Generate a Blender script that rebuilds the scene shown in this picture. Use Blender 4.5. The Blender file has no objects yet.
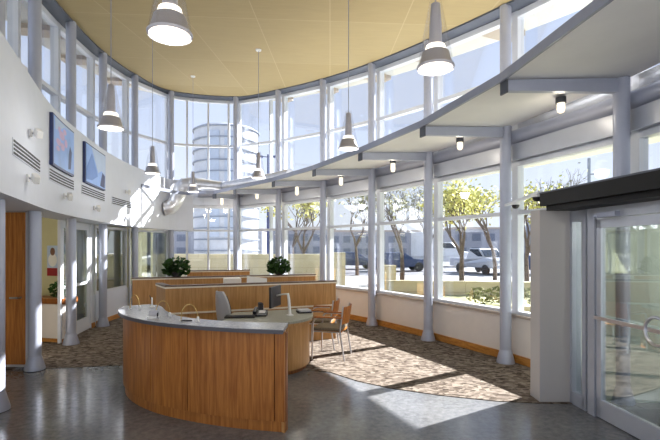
import bpy, bmesh, math, random
from mathutils import Vector, Matrix
random.seed(7)
SC = bpy.context.scene
COL = SC.collection
H, F, YH = 1.75, 440.0, 247.0        # eye height (m), focal length (px of a 660 px wide frame), horizon row

# ------------------------------------------------------------------ materials
def new_mat(name):
    m = bpy.data.materials.new(name); m.use_nodes = True
    nt = m.node_tree; nt.nodes.clear()
    out = nt.nodes.new('ShaderNodeOutputMaterial')
    return m, nt, out
def srgb(r, g, b):
    f = lambda c: c/12.92 if c <= .04045 else ((c+.055)/1.055)**2.4
    return (f(r/255), f(g/255), f(b/255), 1)
def coords(nt, scale=(1, 1, 1), kind='Object'):
    tc = nt.nodes.new('ShaderNodeTexCoord'); mp = nt.nodes.new('ShaderNodeMapping')
    mp.inputs['Scale'].default_value = scale
    nt.links.new(tc.outputs[kind], mp.inputs['Vector']); return mp.outputs['Vector']
def ramp(nt, fac, stops):
    r = nt.nodes.new('ShaderNodeValToRGB'); e = r.color_ramp.elements
    while len(e) < len(stops): e.new(.5)
    for k, (p, c) in enumerate(stops): e[k].position = p; e[k].color = c
    nt.links.new(fac, r.inputs['Fac']); return r.outputs['Color']
def noise(nt, vec, scale, detail=3, rough=.55, dist=0):
    n = nt.nodes.new('ShaderNodeTexNoise')
    n.inputs['Scale'].default_value = scale; n.inputs['Detail'].default_value = detail
    n.inputs['Roughness'].default_value = rough; n.inputs['Distortion'].default_value = dist
    nt.links.new(vec, n.inputs['Vector']); return n.outputs['Fac']
def bsdf(nt, out, color=None, rough=.5, metal=0, spec=.5, link=None, bump=None, bstr=.1):
    b = nt.nodes.new('ShaderNodeBsdfPrincipled')
    if color: b.inputs['Base Color'].default_value = color
    if link: nt.links.new(link, b.inputs['Base Color'])
    b.inputs['Roughness'].default_value = rough; b.inputs['Metallic'].default_value = metal
    b.inputs['Specular IOR Level'].default_value = spec
    if bump:
        bp = nt.nodes.new('ShaderNodeBump'); bp.inputs['Strength'].default_value = bstr
        nt.links.new(bump, bp.inputs['Height']); nt.links.new(bp.outputs['Normal'], b.inputs['Normal'])
    nt.links.new(b.outputs['BSDF'], out.inputs['Surface']); return b
def plain(name, c, rough=.5, metal=0, spec=.5, var=.06, scale=6):
    m, nt, out = new_mat(name)
    c = srgb(*c)
    n = noise(nt, coords(nt), scale, 3)
    lo = tuple(x*(1-var) for x in c[:3])+(1,); hi = tuple(min(1, x*(1+var)) for x in c[:3])+(1,)
    bsdf(nt, out, rough=rough, metal=metal, spec=spec, link=ramp(nt, n, [(.3, lo), (.7, hi)]))
    return m
def wood(name, dark, light, rough=.38, scale=(14, 14, .9)):
    m, nt, out = new_mat(name)
    n1 = noise(nt, coords(nt, scale), 2.2, 5, .6, .3)
    n2 = noise(nt, coords(nt, (scale[0]*5, scale[1]*5, scale[2]*2)), 2, 2)
    mx = nt.nodes.new('ShaderNodeMath'); mx.operation = 'MULTIPLY_ADD'; mx.inputs[1].default_value = .3
    nt.links.new(n2, mx.inputs[0]); 
    m2 = nt.nodes.new('ShaderNodeMath'); m2.operation = 'MULTIPLY'; m2.inputs[1].default_value = .7
    nt.links.new(n1, m2.inputs[0]); nt.links.new(m2.outputs[0], mx.inputs[2])
    bsdf(nt, out, rough=rough, spec=.45, link=ramp(nt, mx.outputs[0], [(.34, srgb(*dark)), (.64, srgb(*light))]), bump=n2, bstr=.03)
    return m
def emit(name, c, s):
    m, nt, out = new_mat(name)
    e = nt.nodes.new('ShaderNodeEmission'); e.inputs['Color'].default_value = srgb(*c); e.inputs['Strength'].default_value = s
    nt.links.new(e.outputs[0], out.inputs['Surface']); return m
def glass(name, tint=(1, 1, 1), refl=.06, edge=.5, rough=.0):
    m, nt, out = new_mat(name)
    t = nt.nodes.new('ShaderNodeBsdfTransparent'); t.inputs['Color'].default_value = (*tint, 1)
    g = nt.nodes.new('ShaderNodeBsdfGlossy'); g.inputs['Roughness'].default_value = rough
    lw = nt.nodes.new('ShaderNodeLayerWeight'); lw.inputs['Blend'].default_value = .25
    mr = nt.nodes.new('ShaderNodeMapRange'); mr.inputs['To Min'].default_value = refl; mr.inputs['To Max'].default_value = edge
    mx = nt.nodes.new('ShaderNodeMixShader')
    nt.links.new(lw.outputs['Fresnel'], mr.inputs['Value']); nt.links.new(mr.outputs[0], mx.inputs['Fac'])
    nt.links.new(t.outputs[0], mx.inputs[1]); nt.links.new(g.outputs[0], mx.inputs[2])
    nt.links.new(mx.outputs[0], out.inputs['Surface']); return m
def floor_mat():
    m, nt, out = new_mat('polished_concrete')
    n1 = noise(nt, coords(nt), .9, 5, .65); n2 = noise(nt, coords(nt), 16, 3, .7)
    mx = nt.nodes.new('ShaderNodeMath'); mx.operation = 'MULTIPLY_ADD'; mx.inputs[1].default_value = .5
    h = nt.nodes.new('ShaderNodeMath'); h.operation = 'MULTIPLY'; h.inputs[1].default_value = .5
    nt.links.new(n2, h.inputs[0]); nt.links.new(n1, mx.inputs[0]); nt.links.new(h.outputs[0], mx.inputs[2])
    c = ramp(nt, mx.outputs[0], [(.36, srgb(88, 89, 91)), (.64, srgb(128, 128, 130))])
    bsdf(nt, out, rough=.17, spec=.6, link=c); return m
def carpet_mat():
    m, nt, out = new_mat('patterned_carpet')
    v = nt.nodes.new('ShaderNodeTexVoronoi'); v.inputs['Scale'].default_value = 15
    vec = coords(nt, (1.0, 1.7, 1)); nt.links.new(vec, v.inputs['Vector'])
    n = noise(nt, coords(nt), 30, 3, .7)
    sp = nt.nodes.new('ShaderNodeSeparateColor'); nt.links.new(v.outputs['Color'], sp.inputs[0])
    ad = nt.nodes.new('ShaderNodeMath'); ad.operation = 'MULTIPLY_ADD'; ad.inputs[1].default_value = .6
    h = nt.nodes.new('ShaderNodeMath'); h.operation = 'MULTIPLY'; h.inputs[1].default_value = .4
    nt.links.new(n, h.inputs[0]); nt.links.new(sp.outputs[0], ad.inputs[0]); nt.links.new(h.outputs[0], ad.inputs[2])
    c = ramp(nt, ad.outputs[0], [(.18, srgb(58, 49, 43)), (.36, srgb(96, 85, 76)), (.55, srgb(116, 105, 96)), (.78, srgb(142, 132, 121))])
    bsdf(nt, out, rough=.95, spec=.1, link=c, bump=n, bstr=.2); return m
def ceiling_mat():
    m, nt, out = new_mat('wood_ceiling_panel')
    b = nt.nodes.new('ShaderNodeTexBrick'); b.offset = 0
    b.inputs['Color1'].default_value = srgb(181, 163, 121); b.inputs['Color2'].default_value = srgb(176, 157, 114)
    b.inputs['Mortar'].default_value = srgb(194, 176, 136)
    b.inputs['Scale'].default_value = 1; b.inputs['Mortar Size'].default_value = .008
    b.inputs['Brick Width'].default_value = 1.25; b.inputs['Row Height'].default_value = 2.5
    mp = coords(nt); nt.links.new(mp, b.inputs['Vector'])
    n = noise(nt, coords(nt, (1.2, 7, 1)), 2, 4, .6)
    mx = nt.nodes.new('ShaderNodeMixRGB'); mx.blend_type = 'MULTIPLY'; mx.inputs['Fac'].default_value = .25
    nt.links.new(b.outputs['Color'], mx.inputs[1]); nt.links.new(ramp(nt, n, [(.3, (.75, .75, .75, 1)), (.7, (1, 1, 1, 1))]), mx.inputs[2])
    bsdf(nt, out, rough=.7, spec=.2, link=mx.outputs[0]); return m
def speckle(name, c1, c2, scale, rough=.9):
    m, nt, out = new_mat(name)
    bsdf(nt, out, rough=rough, spec=.2, link=ramp(nt, noise(nt, coords(nt), scale, 4, .7), [(.35, srgb(*c1)), (.65, srgb(*c2))])); return m
def block_mat(name, c, mort, w, h):
    m, nt, out = new_mat(name)
    b = nt.nodes.new('ShaderNodeTexBrick'); b.inputs['Scale'].default_value = 1
    b.inputs['Color1'].default_value = srgb(*c); b.inputs['Color2'].default_value = srgb(*[x*.95 for x in c]); b.inputs['Mortar'].default_value = srgb(*mort)
    b.inputs['Brick Width'].default_value = w; b.inputs['Row Height'].default_value = h; b.inputs['Mortar Size'].default_value = .012
    tc = nt.nodes.new('ShaderNodeTexCoord'); sx = nt.nodes.new('ShaderNodeSeparateXYZ'); cb = nt.nodes.new('ShaderNodeCombineXYZ')
    nt.links.new(tc.outputs['Object'], sx.inputs[0])
    a = nt.nodes.new('ShaderNodeMath'); a.operation = 'ADD'; nt.links.new(sx.outputs['X'], a.inputs[0]); nt.links.new(sx.outputs['Y'], a.inputs[1])
    nt.links.new(a.outputs[0], cb.inputs['X']); nt.links.new(sx.outputs['Z'], cb.inputs['Y']); nt.links.new(cb.outputs[0], b.inputs['Vector'])
    bsdf(nt, out, rough=.85, spec=.2, link=b.outputs['Color']); return m

M = dict(
    white=plain('white_paint', (216, 221, 233), .6, var=.015),
    knee=plain('warm_white_paint', (226, 219, 212), .6, var=.02),
    sill=plain('stone_sill', (168, 156, 146), .5),
    alu=plain('aluminium_frame', (188, 192, 202), .38, .35, var=.03),
    alu_white=plain('pale_window_frame', (214, 218, 226), .4, .1, var=.02),
    steel=plain('grey_blue_painted_steel', (170, 175, 192), .35, .15, var=.03),
    steel_mid=plain('mid_grey_blue_steel', (136, 142, 160), .4, .1), steel_dark=plain('dark_steel_plate', (70, 74, 84), .45, .2),
    galv=plain('galvanised_duct', (205, 206, 210), .38, .6, var=.1, scale=9),
    chrome=plain('chrome', (205, 206, 212), .3, .8, var=.02),
    shelf=plain('pale_shelf_board', (234, 233, 232), .6, var=.03, scale=2),
    trim_dark=plain('dark_grey_trim', (86, 92, 104), .5, .2),
    cream=plain('cream_soffit', (206, 206, 204), .7, var=.02),
    floor=floor_mat(), carpet=carpet_mat(), ceil=ceiling_mat(),
    wood=wood('warm_cherry_veneer', (146, 82, 30), (198, 130, 62)),
    wood_l=wood('honey_maple_veneer', (160, 112, 58), (198, 151, 94)),
    wood_base=wood('oak_baseboard', (160, 100, 38), (204, 146, 72), scale=(2, 2, 16)),
    wood_end=wood('pale_end_grain', (190, 130, 70), (224, 172, 110)),
    wood_d=wood('brown_wood_door', (118, 66, 26), (158, 96, 44)),
    capd=wood('dark_wood_cap', (82, 60, 46), (112, 86, 66), scale=(1, 8, 8)),
    counter=speckle('grey_solid_surface', (150, 152, 160), (182, 184, 192), 40, .22),
    edge=plain('dark_grey_counter_edge', (88, 86, 92), .35),
    deskgrey=speckle('grey_green_laminate', (146, 146, 134), (166, 166, 152), 30, .35),
    band=plain('pale_strip', (236, 226, 208), .5, var=.02),
    black=plain('black_plastic', (28, 28, 32), .4, var=.1),
    blackfascia=plain('matt_black_fascia', (16, 16, 17), .55, spec=.25, var=.15, scale=3),
    greyfab=plain('light_grey_shell', (190, 190, 194), .5),
    charcoal=plain('charcoal_fabric', (56, 56, 62), .9),
    taupe=speckle('taupe_fabric', (118, 108, 92), (150, 138, 120), 60),
    whitep=plain('white_plastic', (236, 236, 236), .4, var=.01),
    pier=plain('warm_grey_plaster', (188, 184, 182), .65, var=.02, scale=2),
    green_wall=plain('yellow_green_wall', (200, 196, 158), .7, var=.02),
    vest=plain('pale_green_grey_wall', (190, 198, 186), .6, var=.03),
    leaf=speckle('dark_leaf', (22, 46, 18), (58, 92, 38), 14, .5),
    ylw=speckle('yellow_green_leaf', (168, 172, 84), (226, 218, 128), 3, .7),
    olive=speckle('olive_leaf', (112, 116, 80), (160, 158, 116), 3, .7),
    bark=speckle('grey_brown_bark', (74, 64, 58), (112, 100, 92), 12),
    glass=glass('window_glass', (.97, .985, 1.0), .02, .28),
    glass_in=glass('office_glass', (.86, .9, .88), .16, .75),
    glass_door=glass('door_glass', (.9, .94, .92), .06, .4),
    acryl=glass('clear_acrylic', (.975, .975, .98), .02, .10),
    lampface=emit('lamp_face', (255, 246, 232), 2.2), jar=emit('glowing_jar', (255, 242, 218), 1.5),
    panel_e=emit('added_lamp_panel', (255, 240, 205), 3.0),  # glow of the added office and vestibule lamp panels
    silver=plain('pendant_grey_metal', (178, 176, 182), .35, .15, var=.04),
    asphalt=speckle('asphalt', (120, 122, 128), (140, 142, 148), 2), walk=speckle('pale_paving', (176, 175, 172), (194, 193, 190), 3),
    grass=speckle('dry_grass', (140, 142, 104), (176, 172, 136), 2), hedge=speckle('hedge_green', (84, 92, 58), (138, 138, 92), 6),
    lime=block_mat('limestone_block', (200, 190, 160), (176, 164, 136), 1.2, .4),
    tank=plain('ribbed_white_panel', (188, 192, 200), .4, .2, var=.06, scale=2),
    tankd=plain('grey_ring_band', (128, 136, 150), .5), tankglass=plain('blue_grey_glazing', (172, 182, 198), .3, .2),
    far=plain('far_building_wall', (150, 153, 163), .8), fardark=plain('far_window_dark', (100, 108, 126), .3),
    bluecar=plain('dark_blue_car_paint', (64, 78, 112), .25, .2), silvercar=plain('silver_car_paint', (186, 190, 198), .25, .4),
    whitecar=plain('white_truck_paint', (232, 234, 236), .35), carglass=plain('dark_car_glass', (40, 48, 60), .1),
    red=plain('poster_red', (150, 36, 44), .5), posterblue=plain('poster_blue', (146, 182, 242), .4, var=.12, scale=3),
    postermid=plain('poster_mid_blue', (104, 140, 206), .4), posterpale=plain('poster_pale_blue', (186, 204, 232), .4, var=.06), posterpink=plain('poster_pink', (206, 176, 212), .4, var=.1),
    posterdark=plain('poster_navy', (44, 56, 104), .4), skin1=plain('poster_warm_tone', (196, 150, 128), .5), skin2=plain('poster_brown_tone', (112, 76, 60), .5),
    brass=plain('brass_wire', (202, 172, 110), .3, .8), grill=plain('dark_grille_slot', (44, 46, 52), .6),
)

# ------------------------------------------------------------------ mesh building
class MB:
    def __init__(s): s.bm = bmesh.new()
    def face(s, pts):
        try: return s.bm.faces.new([s.bm.verts.new(p) for p in pts])
        except ValueError: pass
    def loft(s, rings, closed=True, caps=True, loop=False):
        R = [[s.bm.verts.new(p) for p in r] for r in rings]
        n = len(R[0]); m = len(R)
        for i in range(m if loop else m-1):
            a, b = R[i], R[(i+1) % m]
            for j in range(n if closed else n-1):
                s.bm.faces.new((a[j], a[(j+1) % n], b[(j+1) % n], b[j]))
        if caps and closed and not loop:
            s.bm.faces.new(R[0][::-1]); s.bm.faces.new(R[-1])
        return s
    def prism(s, poly, z0, z1):
        g = lambda z, x, y: z(x, y) if callable(z) else z
        return s.loft([[(x, y, g(z0, x, y)) for x, y in poly], [(x, y, g(z1, x, y)) for x, y in poly]])
    def box(s, c, size, rz=0, mat=None):
        hx, hy, hz = (d/2 for d in size); m = mat or Matrix.Rotation(rz, 4, 'Z'); c = Vector(c)
        ring = lambda z: [c + (m @ Vector(p)) for p in ((-hx, -hy, z), (hx, -hy, z), (hx, hy, z), (-hx, hy, z))]
        return s.loft([ring(-hz), ring(hz)])
    def bar(s, p, q, w, h, up=(0, 0, 1)):
        p, q = Vector(p), Vector(q); d = (q-p).normalized(); u = Vector(up)
        if abs(d.dot(u)) > .98: u = Vector((0, 1, 0))
        x = d.cross(u).normalized()*w/2; y = x.cross(d).normalized()*h/2
        return s.loft([[o-x-y, o+x-y, o+x+y, o-x+y] for o in (p, q)])
    def tube(s, pts, r, n=10, caps=True):
        pts = [Vector(p) for p in pts]; rs = r if isinstance(r, (list, tuple)) else [r]*len(pts)
        rings = []; prev = None
        for i, p in enumerate(pts):
            d = (pts[min(i+1, len(pts)-1)]-pts[max(i-1, 0)]).normalized()
            if prev is None: prev = d.orthogonal().normalized()
            u = (prev-d*prev.dot(d)).normalized(); prev = u; v = d.cross(u)
            rings.append([p+(u*math.cos(a)+v*math.sin(a))*rs[i] for a in (2*math.pi*k/n for k in range(n))])
        return s.loft(rings, True, caps)
    def lathe(s, c, prof, n=24, caps=True):
        cx, cy, cz = c
        return s.loft([[(cx+r*math.cos(2*math.pi*k/n), cy+r*math.sin(2*math.pi*k/n), cz+z) for k in range(n)] for r, z in prof], True, caps)
    def sweep(s, ts, prof, caps=True, off=0):
        rings = []
        for t in ts:
            x, y = P(t); nx, ny = N(t); pr = prof(t, x, y) if callable(prof) else prof
            rings.append([(x+nx*d, y+ny*d, z) for d, z in pr])
        return s.loft(rings, True, caps)
    def blob(s, c, r, n=10, m=7):
        c = Vector(c); rx, ry, rz = r if isinstance(r, (tuple, list)) else (r,)*3
        return s.loft([[(c.x+rx*math.sin(math.pi*(i+.02)/(m+.04))*math.cos(2*math.pi*k/n), c.y+ry*math.sin(math.pi*(i+.02)/(m+.04))*math.sin(2*math.pi*k/n), c.z-rz*math.cos(math.pi*(i+.02)/(m+.04))) for k in range(n)] for i in range(m+1)])
    def obj(s, name, mat, parent=None, smooth=False, bevel=0):
        bmesh.ops.recalc_face_normals(s.bm, faces=s.bm.faces)
        me = bpy.data.meshes.new(name); s.bm.to_mesh(me); s.bm.free()
        me.materials.append(M[mat])
        if smooth:
            me.shade_smooth()
            for e in me.edges: pass
        o = bpy.data.objects.new(name, me); COL.objects.link(o)
        if smooth:
            try: me.set_sharp_from_angle(angle=math.radians(35))
            except Exception: pass
        if bevel:
            b = o.modifiers.new('bevel', 'BEVEL'); b.width = bevel; b.segments = 2; b.limit_method = 'ANGLE'
        if parent:
            o.parent = parent; o.matrix_parent_inverse = Matrix.Translation(-Vector(parent.location)) if parent.parent is None and parent.type == 'EMPTY' else Matrix()
        return o
def tag(o, label, cat, group=None):
    o['label'] = label; o['category'] = cat
    if group: o['group'] = group
    return o
def thing(name, loc, label, cat, group=None):
    o = bpy.data.objects.new(name, None); o.empty_display_size = .1; COL.objects.link(o); o.location = loc
    return tag(o, label, cat, group)
def struct(o): o['kind'] = 'structure'; return o
def sgroup(name, loc=(0, 0, 0)):
    o = bpy.data.objects.new(name, None); COL.objects.link(o); o.location = loc; return struct(o)
def copy_tree(o, delta, parent=None):
    c = o.copy(); COL.objects.link(c)
    if parent: c.parent = parent
    else: c.location = Vector(o.location)+Vector(delta)
    for ch in list(o.children): copy_tree(ch, delta, c)
    return c
def lamp(name, loc, power, color, parent, size=.08, kind='POINT', spot=None):
    l = bpy.data.lights.new(name, kind); l.energy = power; l.color = color
    l.shadow_soft_size = size
    if kind == 'SPOT': l.spot_size = spot; l.spot_blend = .6
    o = bpy.data.objects.new(name, l); COL.objects.link(o); o.location = loc
    o.parent = parent
    if parent: o.matrix_parent_inverse = Matrix.Translation(-Vector(parent.location))
    return o

# ------------------------------------------------------------------ plan of the lobby: one column at each whole t
CP = [(-2.83, 2.95), (-3.57, 4.70), (-4.2, 6.26), (-4.65, 7.9), (-5.0, 9.69), (-5.1, 11.5), (-4.8, 13.3), (-2.95, 13.8),
      (-1.49, 12.67), (-.18, 11.3), (.93, 9.8), (1.84, 8.25), (2.65, 6.64), (3.28, 4.95), (3.56, 2.90), (3.50, 1.10)]
def _cp(i):
    if i < 0: return Vector(CP[0])*2-Vector(CP[1])
    if i >= len(CP): return Vector(CP[-1])*2-Vector(CP[-2])
    return Vector(CP[i])
def P(t):
    i = min(max(math.floor(t), 0), len(CP)-2); u = t-i
    a, b, c, d = (_cp(i+k) for k in (-1, 0, 1, 2))
    return tuple(.5*((2*b)+(c-a)*u+(2*a-5*b+4*c-d)*u*u+(3*b-a-3*c+d)*u**3))
def N(t):
    a, b = Vector(P(t-.02 if t > .02 else 0)), Vector(P(t+.02 if t < len(CP)-1.02 else len(CP)-1))
    d = (b-a).normalized(); return (-d.y, d.x)
def O(t, d): x, y = P(t); n = N(t); return (x+n[0]*d, y+n[1]*d)
def zc(x, y): return 5.86+.121*(y-9.94)-.035*(x-.926)       # sloping timber ceiling
def zt(x, y): return 4.64+.083*(y-9.94)                      # sloping clerestory transom
def frange(a, b, n): return [a+(b-a)*k/n for k in range(n+1)]
TS = frange(0, 15, 120)
def at_ray(px, d, lo, hi):
    best = None
    for k in range(2001):
        t = lo+(hi-lo)*k/2000; x, y = O(t, d); e = abs((px-330)/F-x/y)
        if best is None or e < best[0]: best = (e, t)
    return best[1]
def ground(px, py, z=0):
    y = (H-z)*F/(py-YH); return ((px-330)/F*y, y)

# ------------------------------------------------------------------ floor, ceiling, roof
back = [(5.6, -3.0), (-4.6, -3.0)]
MB().prism([O(t, .3) for t in frange(0, 15, 60)]+back, -.15, 0).obj('floor', 'floor'); struct(bpy.data.objects['floor'])
edge = [(-4.25, 6.30), (-3.1, 6.50), (-1.8, 6.55), (-.8, 6.38), (0, 6.14), (.35, 5.74), (.74, 5.45), (1.3, 5.18), (1.88, 4.99), (2.3, 4.92), (3.2, 4.88)]
cp = edge+[O(t, .1) for t in frange(12.95, 6.0, 40)]+[O(t, 2.55) for t in frange(5.9, 2.2, 14)]+[O(2.2, .3)]
struct(MB().prism(cp, .0, .008).obj('floor_carpet', 'carpet'))
struct(MB().prism([O(t, .1) for t in TS]+back, zc, lambda x, y: zc(x, y)+.1).obj('ceiling', 'ceil'))
struct(MB().prism([O(t, 1.35) for t in TS]+[(7.2, -3), (-6, -3)], lambda x, y: zc(x, y)+.12, lambda x, y: zc(x, y)+.45).obj('ceiling_roof_slab', 'cream'))
struct(MB().sweep(TS, lambda t, x, y: [(-.05, zc(x, y)-.03), (-.05, zc(x, y)+.11), (.34, zc(x, y)+.11), (.34, zc(x, y)-.06), (.14, zc(x, y)-.06)]).obj('trim_1', 'trim_dark'))
# soffit beams out over the clerestory
for k, t in enumerate(frange(3.5, 13.5, 10)):
    (x0, y0), (x1, y1) = O(t, .3), O(t, 1.3)
    struct(MB().bar((x0, y0, zc(x0, y0)+.06), (x1, y1, zc(x1, y1)+.06), .35, .12).obj('trim_%d' % (20+k), 'sill'))

# ------------------------------------------------------------------ columns
col_desc = {1: 'pale grey round column at the left picture edge, nearest on the left side',
 2: 'tall round grey column between the brown door recess and the open office with a poster',
 3: 'round grey column between the open office and the glazed office door',
 4: 'round grey column between the glazed office door and the office window',
 5: 'slim grey column at the far left where the wood partitions begin',
 6: 'grey column behind the left plant, beside the silver duct elbow',
 7: 'grey column at the far back in front of the cylindrical tower',
 8: 'grey column right of the tower, directly behind the right plant',
 9: 'grey column just past the right end of the second wood partition',
 10: 'grey round column right of the guest chairs, its foot on the carpet',
 11: 'grey round column midway along the right windows beside the yellow tree',
 12: 'large grey round column closest left of the plaster pier',
 13: 'large grey round column rising behind the black entrance fascia'}
for i, d in col_desc.items():
    x, y = CP[i]
    r = thing('steel_column', (x, y, 0), d, 'column', 'steel columns around the lobby')
    MB().lathe((x, y, 0), [(.083, .0), (.083, zc(x, y)-.02)], 24).obj('shaft', 'steel', r, True)
    b = MB().lathe((x, y, 0), [(.132, .008), (.132, .03), (.086, .2), (.084, .2)], 24)
    b.obj('base_skirt', 'steel', r, True)

# ------------------------------------------------------------------ glazed wall: one window object per bay
GD = .25
def zbar(b, t0, t1, d, zf, w, h, n=1):
    b.sweep(frange(t0, t1, n), lambda t, x, y: [(d-w/2, zf(x, y)-h/2), (d+w/2, zf(x, y)-h/2), (d+w/2, zf(x, y)+h/2), (d-w/2, zf(x, y)+h/2)])
def vbar(b, t, d, z0, z1, w, dep, shift=0):
    x, y = O(t, d); n = N(t); tx, ty = n[1], -n[0]
    zz = z1(x, y) if callable(z1) else z1
    pts = [(x+tx*(a*w/2+shift)+n[0]*c*dep/2, y+ty*(a*w/2+shift)+n[1]*c*dep/2) for a, c in ((-1, -1), (1, -1), (1, 1), (-1, 1))]
    b.prism(pts, z0, zz)
ztop = lambda x, y: zc(x, y)-.05
for i in range(15):
    n = 6 if i in (6,) else 1
    g = sgroup('window_%d' % (i+1), (*O(i+.5, GD), 0))
    right = i >= 6; entry = i >= 13
    lo = .70 if right else 3.62
    if entry: lo = 2.5
    fr = MB()
    vbar(fr, i, GD, lo, ztop, .11, .13)
    extra = {6: (.28, .56, .84), 7: (.66,)}.get(i, ())
    for e in extra: vbar(fr, i+e, GD, lo, ztop, .055, .11)
    zbar(fr, i, i+1, GD, zt, .12, .07, n)
    zbar(fr, i, i+1, GD, lambda x, y: zc(x, y)-.11, .12, .09, n)
    if right:
        if not entry:
            zbar(fr, i, i+1, GD, lambda x, y: 2.27, .12, .06, n); zbar(fr, i, i+1, GD, lambda x, y: .74, .12, .07, n)
        zbar(fr, i, i+1, GD, lambda x, y: 3.02, .12, .09, n)
        zbar(fr, i, i+1, GD, lambda x, y: 3.66, .12, .07, n)
    else:
        zbar(fr, i, i+1, GD, lambda x, y: 3.72, .12, .12, n)
    fr.obj('window_frame', 'alu_white', g)
    b = MB()
    b.sweep(frange(i, i+1, n), lambda t, x, y: [(GD-.006, lo), (GD+.006, lo), (GD+.006, ztop(x, y)), (GD-.006, ztop(x, y))])
    b.obj('pane', 'glass', g)
# knee wall, sill, baseboard, blind box, pipe along the right
TR = frange(6, 13, 7*6)
TRf = [6, 6.25, 6.5, 6.75, 7, 8, 9, 10, 11, 12, 13]
struct(MB().sweep(TRf, [(.16, 0), (.34, 0), (.34, .7), (.16, .7)]).obj('wall_right', 'knee'))
struct(MB().sweep(TRf, [(.115, .69), (.36, .69), (.36, .73), (.115, .73)]).obj('trim_2', 'sill'))
struct(MB().sweep(TRf, [(.135, .006), (.165, .006), (.165, .125), (.135, .125)]).obj('baseboard_right', 'wood_base'))
TRg = TRf+[14, 15]
struct(MB().sweep(TRg, [(.12, 3.06), (.188, 3.06), (.188, 3.30), (.12, 3.30)]).obj('trim_3', 'alu'))
struct(MB().sweep(frange(6.05, 7, 6)+TRg[5:], [(.19, 3.04), (.312, 3.04), (.312, 3.69), (.19, 3.69)]).obj('trim_6', 'alu'))
tag(MB().sweep(frange(6.42, 14.6, 66), [(.187-.096*math.sin(a), 3.43-.105*math.cos(a)) for a in (math.pi*k/12 for k in range(13))]).obj('service_pipe', 'steel', smooth=True),
    'long pale grey half round pipe cover running behind the columns under the light shelf', 'pipe')

# ------------------------------------------------------------------ inner light shelf on brackets
SD = 1.52
sh = thing('light_shelf', (*P(9.5), 3.4), 'long curved pale shelf on grey brackets running round below the high windows', 'light shelf')
def sd(t): return SD if t > 6.6 else (.25+(SD-.25)*max(0, (t-4.9)/1.7))
def dz(y): return -.022*(y-6.2)+(.04*(6.2-y) if y < 6.2 else 0) if y > 4.6 else .099
TSH = [6.4, 6.6, 6.8, 7, 8, 9, 10, 11, 12, 13, 14, 14.8]
MB().sweep(TSH, lambda t, x, y: [(.085, 3.575+dz(y)), (.085, 3.615+dz(y)), (-sd(t), 3.46+dz(y)), (-sd(t), 3.42+dz(y))]).obj('panel', 'shelf', sh)
MB().sweep(frange(4.9, 6.4, 12)[:-1]+TSH, lambda t, x, y: [(-sd(t), 3.395+dz(y)), (-sd(t), 3.485+dz(y)), (-sd(t)-.03, 3.485+dz(y)), (-sd(t)-.03, 3.395+dz(y))]).obj('edge_fascia', 'steel_mid', sh)
for i in range(7, 15):
    (x0, y0), (x1, y1) = O(i, -.085), O(i, -SD+.03); e = dz(P(i)[1])
    b = MB().loft([[(x-N(i)[1]*w, y+N(i)[0]*w, z) for w, z in ((-.035, z0), (.035, z0), (.035, z1), (-.035, z1))] for x, y, z0, z1 in ((x0, y0, 3.40+e, 3.555+e), (x1, y1, 3.295+e, 3.408+e))])
    br = b.obj('bracket', 'steel', sh)
    b = MB(); n = N(i); x, y = O(i, -SD+.015)
    b.bar((x, y, 3.27+e), (x, y, 3.41+e), .11, .02, (n[0], n[1], 0)); b.obj('end_plate', 'steel_dark', br)
# jar lamps under the shelf
for px, py, lab in ((561, 105, 'glowing jar lamp under the shelf nearest the entrance'), (460, 146, 'glowing jar lamp under the shelf, second from the entrance'),
                    (393, 169, 'glowing jar lamp under the shelf, third from the entrance'), (341, 183, 'glowing jar lamp under the shelf, fourth from the entrance'),
                    (297, 193, 'glowing jar lamp under the shelf left of the bare trees'), (257, 197, 'glowing jar lamp under the shelf in front of the tower right side'),
                    (220, 203, 'glowing jar lamp under the shelf farthest left by the duct')):
    y = (3.40-H)*F/(YH-py); x = (px-330)/F*y
    t = min(frange(6, 14, 800), key=lambda q: (P(q)[0]-x)**2+(P(q)[1]-y)**2)
    # stay under the panel: slide along the sight line until 0.35 m inside the columns
    t = at_ray(px, -.35, 6.8, 14.2); x, y = O(t, -.35); zj = H+(YH-py)*y/F
    zp = 3.575-(.45)/(SD+.1)*.155+dz(y)-.02
    r = thing('jar_lamp', (x, y, zp), lab, 'lamp', 'jar lamps under the light shelf')
    MB().lathe((x, y, 0), [(.06, zp-.07), (.06, zp+.0)], 16).obj('cap', 'steel_dark', r, True)
    zb = min(zj-.06, zp-.19)
    MB().lathe((x, y, 0), [(.02, zb), (.038, zb+.012), (.048, zb+.05), (.045, zp-.065), (.03, zp-.06)], 16).obj('jar', 'jar', r, True)
    lamp('jar_light', (x, y, zb-.05), 3, (1, .88, .7), r, .05)

# silver spiral duct over the left end of the shelf
def duct_pt(t, d, z): return (*O(t, d), z)
pts = [duct_pt(5.66, -.24, 2.86), duct_pt(5.70, -.36, 2.88), duct_pt(5.78, -.46, 3.0), duct_pt(5.90, -.52, 3.25), duct_pt(6.02, -.56, 3.52), duct_pt(6.12, -.60, 3.70), duct_pt(6.28, -.66, 3.80)]
pts[-3:] = [duct_pt(6.02, -.56, 3.46), duct_pt(6.14, -.62, 3.58), duct_pt(6.30, -.70, 3.60)]
pts += [duct_pt(t, d, z) for t, d, z in ((6.5, -.82, 3.62), (6.75, -.93, 3.57), (7, -.95, 3.535), (7.3, -.95, 3.535), (7.7, -.95, 3.535), (8, -.95, 3.535), (8.5, -.92, 3.54), (8.9, -.90, 3.55))]
dm = []
for a, b in zip(pts, pts[1:]): dm += [tuple(Vector(a).lerp(Vector(b), k/4)) for k in range(4)]
dm.append(pts[-1])
r = thing('air_duct', (*O(6.5, -.85), 3.6), 'silver round spiral duct with an elbow lying along the back of the light shelf', 'duct')
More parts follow.
